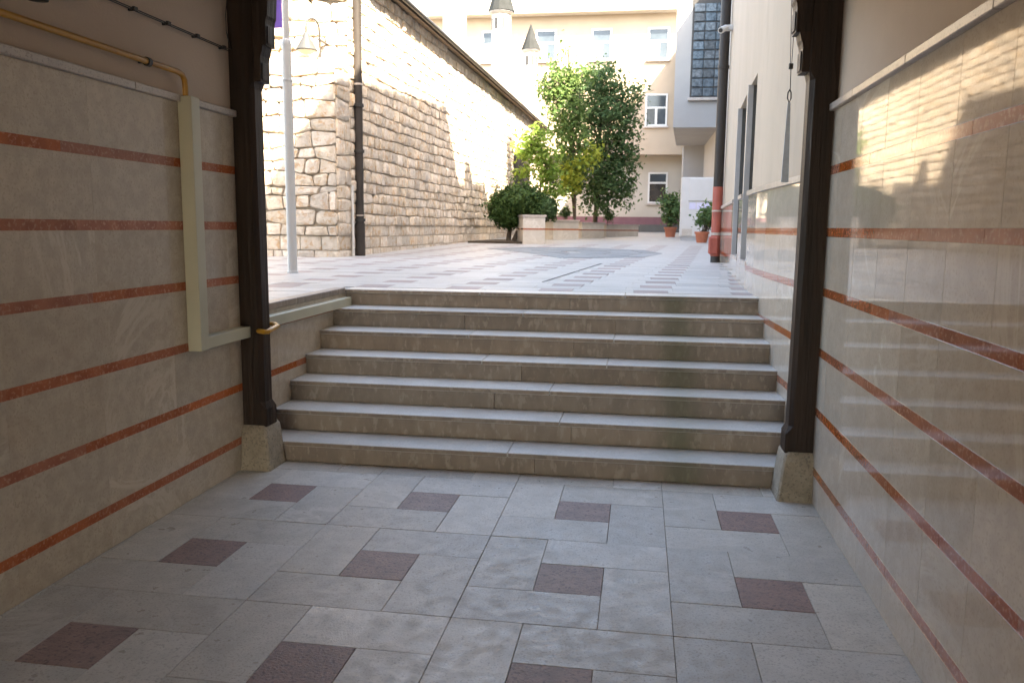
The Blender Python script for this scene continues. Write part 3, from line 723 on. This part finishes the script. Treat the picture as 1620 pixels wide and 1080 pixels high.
# ------------------------------------------------------------------ building at the far end
BY = 36.5
bb = root0('rear_building', 'sunlit peach building with white windows across the end of the courtyard', 'building')
MB().box(-16, 9, BY, BY+9, 4.72, 10.52).build('wall', 'facade', bb)
MB().box(-16, 9, BY+.9, BY+9, .8, 4.718).build('ground_storey_wall', 'facade_low', bb)
MB().box(-16, 9, BY+.84, BY+.899, 1.75, 2.08).build('plinth_band', 'maroon', bb)
MB().box(-16, 9, BY+.82, BY+.899, .9, 1.749).build('plinth', 'darkbase', bb)
MB().box(-16.2, 9.2, BY-.6, BY+9, 10.521, 11.25).build('cornice', 'whitewall', bb)
MB().box(-16.3, 9.3, BY-.72, BY+9, 11.251, 11.33).build('gutter', 'lead', bb)
MB().add([(-16.3, BY-.7, 11.332), (9.3, BY-.7, 11.332), (9.3, BY+4, 13.6), (-16.3, BY+4, 13.6)], [(0, 1, 2, 3)]).build('roof', 'lead', bb)
def window(x0, x1, z0, z1, y, transom, dark=False, low=None):
    wn = empty('window', parent=bb)
    f = .075; d0, d1 = y-.035, y+.08
    for b in ((x0, x1, z0, z0+f), (x0, x1, z1-f, z1), (x0, x0+f, z0+f, z1-f), (x1-f, x1, z0+f, z1-f), (x0+f, x1-f, transom-.04, transom+.04)):
        MB().cbox(b[0], b[1], d0, d1, b[2], b[3], .006).build('frame', 'white', wn)
    xm = (x0+x1)/2
    panes = [(x0+f, x1-f, transom+.04, z1-f)]
    if not dark:
        MB().cbox(xm-.05, xm+.05, d0+.002, d1, z0+f, transom-.04, .006).build('frame', 'white', wn)
        panes += [(x0+f, xm-.05, z0+f, transom-.04), (xm+.05, x1-f, z0+f, transom-.04)]
    else: panes += [(x0+f, x1-f, z0+f, transom-.04)]
    for i, b in enumerate(panes):
        MB().box(b[0], b[1], y-.012, y-.004, b[2], b[3]).build('pane', 'glassd' if dark and i else ('curtain' if (i == 1 and not dark) else 'glass'), wn)
    MB().cbox(x0-.06, x1+.06, y-.11, y-.001, z0-.07, z0-.005, .006).build('sill', 'cap', wn)
for x0, x1, z0, z1 in ((-4.74, -3.84, 8.66, 9.96), (-2.36, -1.48, 8.66, 9.95), (.02, .92, 8.63, 9.94), (.0, .94, 5.9, 7.24), (-7.1, -6.2, 8.66, 9.96)):
    window(x0, x1, z0, z1, BY, z0+(z1-z0)*.57)
window(.23, 1.08, 2.68, 4.03, BY+.9, 2.68+1.35*.66, True)
# grey bay with glass blocks
by_ = root0('grey_bay', 'grey rendered bay with a glass block window jutting out above the notice board', 'bay')
MB().add([(.95, 29, 4.97), (3.2, 29, 4.97), (3.2, 29, 9.14), (.95, 29, 9.14), (1.32, 35.3, 4.97), (3.2, 35.3, 4.97), (3.2, 36.49, 9.14), (1.32, 36.49, 9.14)],
         [(0, 1, 2, 3), (1, 5, 6, 2), (5, 4, 7, 6), (4, 0, 3, 7), (3, 2, 6, 7), (0, 4, 5, 1)]).build('wall', 'grey', by_)
gw = empty('glass_block_window', parent=by_)
x0, x1, z0, z1 = 1.50, 2.62, 5.95, 9.09
nx, nz = 6, 19; cx_, cz_ = (x1-x0)/3.0, (z1-z0)/11
MB().box(x0-.04, x1+.04, 28.975, 28.999, z0-.02, z1+.02).build('frame', 'dark', gw)
gbm = MB().cbox(-.155, .155, -.03, .0, -.135, .135, .02).mesh('glass_block'); gbm.materials.append(M['gblock'])
kx = 4; kz = 11
for i in range(3):
    for k in range(10):
        b = bpy.data.objects.new('glass_block', gbm); b.location = (x0+.19+i*.365, 28.974, z0+.16+k*.3); b.rotation_euler = (rnd.uniform(-.03, .03), 0, rnd.uniform(-.03, .03)); link(b, gw)
        b.scale = (1.12, 1, 1)
MB().cbox(x0-.1, x1+.1, 28.86, 28.998, z0-.12, z0-.021, .01).build('sill', 'cap', by_)
MB().box(1.62, 3.2, 35.302, 36.4, 1.2, 4.96).build('support_wall', 'grey', by_)
sp2 = root0('downpipe', 'short dark downpipe under the overhang of the rear building', 'downpipe')
MB().tube([(2.02, 37.2, 4.71), (2.02, 37.2, 3.6), (2.02, 37.2, 1.45)], .07, 10).build('pipe', 'brownpipe', sp2, True)

# notice board
nb = root0('notice_board', 'white upright notice board with three sheets of paper, behind the potted shrubs', 'notice board')
yb = 25.3; zb = g(yb)
MB().cbox(1.14, 2.3, yb, yb+.35, zb+.12, 3.1, .01).build('board', 'white', nb)
MB().box(1.17, 2.3, yb+.03, yb+.32, zb-.02, zb+.119).build('base', 'greymetal', nb)
MB().cbox(1.36, 2.29, yb-.03, yb-.001, 2.41, 3.06, .006).build('panel', 'white', nb)
for i in range(3): MB().box(1.39+.21*i, 1.58+.21*i, yb-.008, yb-.001, 2.165, 2.36).build('paper', 'paper', nb)
MB().box(1.2, 1.5, yb-.006, yb-.001, zb+.14, zb+.34).build('patch', 'planter', nb)

# ------------------------------------------------------------------ planters
def planter(P, Q, wdt, h, label):
    p = root0('marble_planter', label, 'planter', 'marble planters under the trees')
    z = min(g(P[1]), g(Q[1]))-.02; zt = g((P[1]+Q[1])/2)+h
    hb = (zt-z)*.5
    MB().quadwall(P, Q, -wdt, z, z+hb).build('side_panel', 'planter', p)
    d = (Vector(Q)-Vector(P)).normalized(); nx_, ny_ = d.y, -d.x
    def ex(o): return ((P[0]+nx_*o-d.x*o, P[1]+ny_*o-d.y*o), (Q[0]+nx_*o+d.x*o, Q[1]+ny_*o+d.y*o))
    a, b = ex(.004); MB().quadwall(a, b, -wdt-.008, z+hb+.0005, z+hb+.04).build('red_band', 'red', p)
    MB().quadwall(P, Q, -wdt, z+hb+.0405, zt-.05).build('side_panel', 'planter', p)
    a, b = ex(.025); MB().quadwall(a, b, -wdt-.05, zt-.0495, zt).build('coping', 'cap', p)
    return p
planter((-2.89, 20.3), (-2.36, 20.45), 1.4, .72, 'square marble planter pier nearest the round clipped bush')
planter((-2.55, 24.2), (-1.86, 24.9), 1.0, .58, 'second marble planter from the round bush, under the yellowing tree')
planter((-1.84, 26.0), (-1.18, 26.8), 1.0, .50, 'third marble planter from the round bush, under the dark tree')
planter((-1.16, 28.0), (-.1, 29.6), 1.0, .42, 'lowest and farthest marble planter, toward the ground floor window')

# ------------------------------------------------------------------ plants
def leaves(mb, pos, nrm, size, asp=.5):
    """one pointed leaf, two triangles folded along the midrib"""
    n = nrm.normalized(); t = n.orthogonal().normalized(); t = Matrix.Rotation(rnd.uniform(0, 6.28), 3, n) @ t; b = n.cross(t)
    a = size; w2 = size*asp
    i = len(mb.v)
    mb.v += [tuple(pos-t*a*.5), tuple(pos+b*w2*.5+n*w2*.12), tuple(pos+t*a*.5), tuple(pos-b*w2*.5+n*w2*.12)]
    mb.f += [(i, i+1, i+2), (i, i+2, i+3)]
def crown(blobs, ntw, nl, size, spread, mb=None, shell=.5):
    mb = mb or MB(); tot = sum(b[1][0]*b[1][1]*b[1][2] for b in blobs); tw = []
    for c, r in blobs:
        for _ in range(int(ntw*(r[0]*r[1]*r[2])/tot)):
            v = Vector((rnd.gauss(0, 1), rnd.gauss(0, 1), rnd.gauss(0, 1))).normalized()
            q = v*(shell+(1-shell)*rnd.random()**.7)*(rnd.uniform(.8, 1.08) if rnd.random() < .82 else rnd.uniform(1.0, 1.4))
            p = Vector((c[0]+q.x*r[0], c[1]+q.y*r[1], c[2]+q.z*r[2])); tw.append((p, c))
            for _ in range(nl):
                o = Vector((rnd.gauss(0, 1), rnd.gauss(0, 1), rnd.gauss(0, .8)))*spread
                nr = (v*.5+Vector((rnd.gauss(0, .6), rnd.gauss(0, .6), rnd.gauss(.5, .6))))
                leaves(mb, p+o, nr, size*rnd.uniform(.5, 1.5))
    return mb, tw
def leafobj(mb, name, m, parent):
    me = bpy.data.meshes.new(name); me.from_pydata(mb.v, [], mb.f); me.materials.append(M[m]); o = bpy.data.objects.new(name, me); return link(o, parent)
def tree(name, base, blobs, m, label, ntw, nl, size, spread, trunk_r=.05, stems=1, extra=None, lean=0., shell=.4):
    t = root0(name, label, 'tree', 'trees in the courtyard planters')
    mb, tw = crown(blobs, ntw, nl, size, spread, shell=shell)
    leafobj(mb, 'crown', m, t)
    if extra:
        mb2, _ = crown(extra[0], extra[2], nl, size, spread, shell=.3); leafobj(mb2, 'crown_patch', extra[1], t)
    wd = MB(); b = Vector(base)
    top = max(blobs, key=lambda q: q[0][2])[0]; bot = min(q[0][2]-q[1][2] for q in blobs)
    for s in range(stems):
        o = Vector((rnd.uniform(-.12, .12), rnd.uniform(-.12, .12), 0))*(0 if stems == 1 else 1)
        tp = Vector(top); P = [b+o]
        for k in range(1, 7):
            f = k/6; P.append(b+o+(tp-b-o)*f+Vector((rnd.gauss(0, .04), rnd.gauss(0, .04), 0)))
        wd.tube(P, [trunk_r*(1-.14*k) for k in range(7)], 8)
    for c, r in blobs:
        f = rnd.uniform(.3, .55); s = b+(Vector(top)-b)*f
        wd.tube([s, s+(Vector(c)-s)*.5+Vector((0, 0, -.05)), Vector(c)], [trunk_r*.5, trunk_r*.32, trunk_r*.15], 6)
    for p, c in rnd.sample(tw, min(60, len(tw))):
        wd.tube([Vector(c), Vector(c)+(p-Vector(c))*.55+Vector((0, 0, .04)), p], [.012, .008, .004], 4)
    wd.build('trunk', 'bark', t, True); return t
Yt = 25.
def at(px, py, Y):    # layout helper: world X and Z of the photographed spot for a chosen real depth
    return ((px-1012)*Y/1299*1.0, 1.6+(367-.0106*(1012-px)-py)*Y/1299)
def bl(px, py, Y, rx, rz, ry=None):
    x, z = at(px, py, Y); k = Y/1299; return ((x, Y, z), (rx*k, ry*k if ry else rx*k, rz*k))
x, z = at(930, 352, 26.4)
tree('dark_tree', (-1.5, 26.9, 1.5), [bl(940, 290, 26.8, 45, 50), bl(958, 215, 26.6, 48, 55), bl(965, 300, 26.4, 38, 36), bl(930, 170, 27, 42, 45), bl(975, 175, 27, 32, 38), bl(945, 140, 27, 34, 28), bl(1000, 160, 26.8, 12, 16), bl(985, 250, 26.4, 24, 40), bl(982, 322, 26.2, 18, 18), bl(935, 328, 26.2, 22, 16)],
     'leaf_dark', 'tallest dense dark green tree, before the ground floor window', 820, 15, .13, .13, .08)
tree('leafy_tree', (-2.0, 25.1, 1.6), [bl(890, 190, 25, 34, 42), bl(880, 145, 25.2, 32, 34), bl(905, 250, 24.8, 30, 46), bl(865, 160, 25, 15, 20), bl(900, 300, 24.8, 22, 35), bl(893, 95, 25.2, 7, 18), bl(915, 135, 25, 20, 20)],
     'leaf_mid', 'mid green tree with yellowing lower leaves in the middle of the planters', 380, 15, .13, .13, .05, 2, ([bl(905, 285, 24.4, 17, 24), bl(925, 262, 24.4, 14, 14), bl(935, 248, 24.4, 12, 10)], 'leaf_yellow', 60))
tree('young_tree', (-2.9, 24.0, 1.6), [bl(836, 245, 23.5, 24, 26), bl(860, 270, 23.3, 22, 42), bl(828, 285, 23.5, 12, 26), bl(875, 300, 23.3, 16, 30), bl(850, 225, 23.6, 18, 14)],
     'leaf_light', 'slender light green tree behind the round clipped bush', 170, 14, .13, .12, .035, 2, shell=.2)
# clipped juniper
jb = root0('clipped_bush', 'dark green bush clipped into rounded clouds beside the marble planter', 'bush')
mb = MB(); coreb = MB()
for b in (bl(822, 328, 21.5, 36, 30), bl(797, 335, 21.4, 26, 26), bl(846, 334, 21.6, 24, 22), bl(803, 350, 21.4, 22, 16), bl(868, 338, 21.8, 12, 16)):
    mb, _ = crown([b], int(750*b[1][0]), 14, .07, .04, mb, shell=.88)
    coreb.lathe([(b[1][0]*.84*math.sin(t), b[0][2]-b[1][2]*.84*math.cos(t)) for t in [.02+math.pi*i/9*.99 for i in range(10)]], (b[0][0], b[0][1], 0), 12)
leafobj(mb, 'foliage', 'leaf_juniper', jb); coreb.build('inner_foliage', 'leaf_juniper', jb)
x, z = at(803, 365, 21.4); MB().tube([(x, 21.4, g(21.4)-.02), (x+.05, 21.45, 1.6), (x+.2, 21.45, 2.0)], [.07, .055, .05], 8).build('trunk', 'bark', jb, True)
MB().tube([(x+.12, 21.4, g(21.4)-.02), (x+.3, 21.5, 1.6), (x+.5, 21.5, 2.0)], [.06, .05, .04], 8).build('trunk', 'bark', jb, True)
sbed = MB().prism([(-4.35, 20.6), (-2.9, 20.4), (-2.9, 24), (-4.2, 24)], 'z', 1.0, g(22)+.03).build('planting_bed', 'soil'); T(sbed, 'dark soil bed under the round clipped bush', 'flower bed')
# small cone shrubs in the far planters
for (pxx, pyy, Yy, r, h, lab) in ((865, 338, 20.9, .14, .3, 'small shrub in the square planter pier'), (960, 347, 27.3, .16, .34, 'small pointed shrub in the third planter'), (893, 343, 24.9, .16, .3, 'small bushy shrub in the second planter')):
    x, z = at(pxx, pyy, Yy); s = root0('planter_shrub', lab, 'shrub', 'small shrubs in the planters')
    mb, _ = crown([((x, Yy, z), (r, r, h*.6))], 26, 14, .08, .05, shell=.3); leafobj(mb, 'foliage', 'leaf_dark', s)
    MB().tube([(x, Yy, z-h), (x, Yy, z)], .015, 6).build('stem', 'bark', s)
def potted(x, Y, r, h, blobs, label, size, n):
    p = root0('potted_shrub', label, 'plant', 'potted shrubs by the notice board'); z = g(Y)
    MB().lathe([(r*.72, 0), (r*.95, h*.8), (r*1.06, h*.8), (r*1.08, h), (r*.9, h), (r*.86, h*.9)], (x, Y, z), 20).build('pot', 'terracotta', p, True)
    MB().lathe([(r*.86, h*.85), (.01, h*.9)], (x, Y, z), 16).build('soil', 'soil', p)
    mb, tw = crown(blobs, n, 9, size, .1, shell=.25); leafobj(mb, 'foliage', 'leaf_pot', p)
    wd = MB()
    for q, c in rnd.sample(tw, 26): wd.tube([(x+rnd.gauss(0, .04), Y+rnd.gauss(0, .04), z+h*.8), ((x+q.x)/2, (Y+q.y)/2, z+(q.z-z)*.5), tuple(q)], [.012, .009, .004], 5)
    wd.build('stems', 'bark', p)
potted(1.65, 23.3, .19, .30, [bl(1113, 350, 23.3, 15, 16), bl(1100, 355, 23.3, 7, 8), bl(1122, 340, 23.3, 9, 9), bl(1103, 342, 23.3, 5, 6)], 'sparse potted shrub in a terracotta pot in front of the notice board', .13, 60)
potted(.99, 29.0, .21, .34, [bl(1057, 335, 29, 16, 18), bl(1058, 350, 29, 13, 14), bl(1053, 322, 29, 11, 10)], 'bushy potted shrub in a terracotta pot left of the notice board', .14, 130)
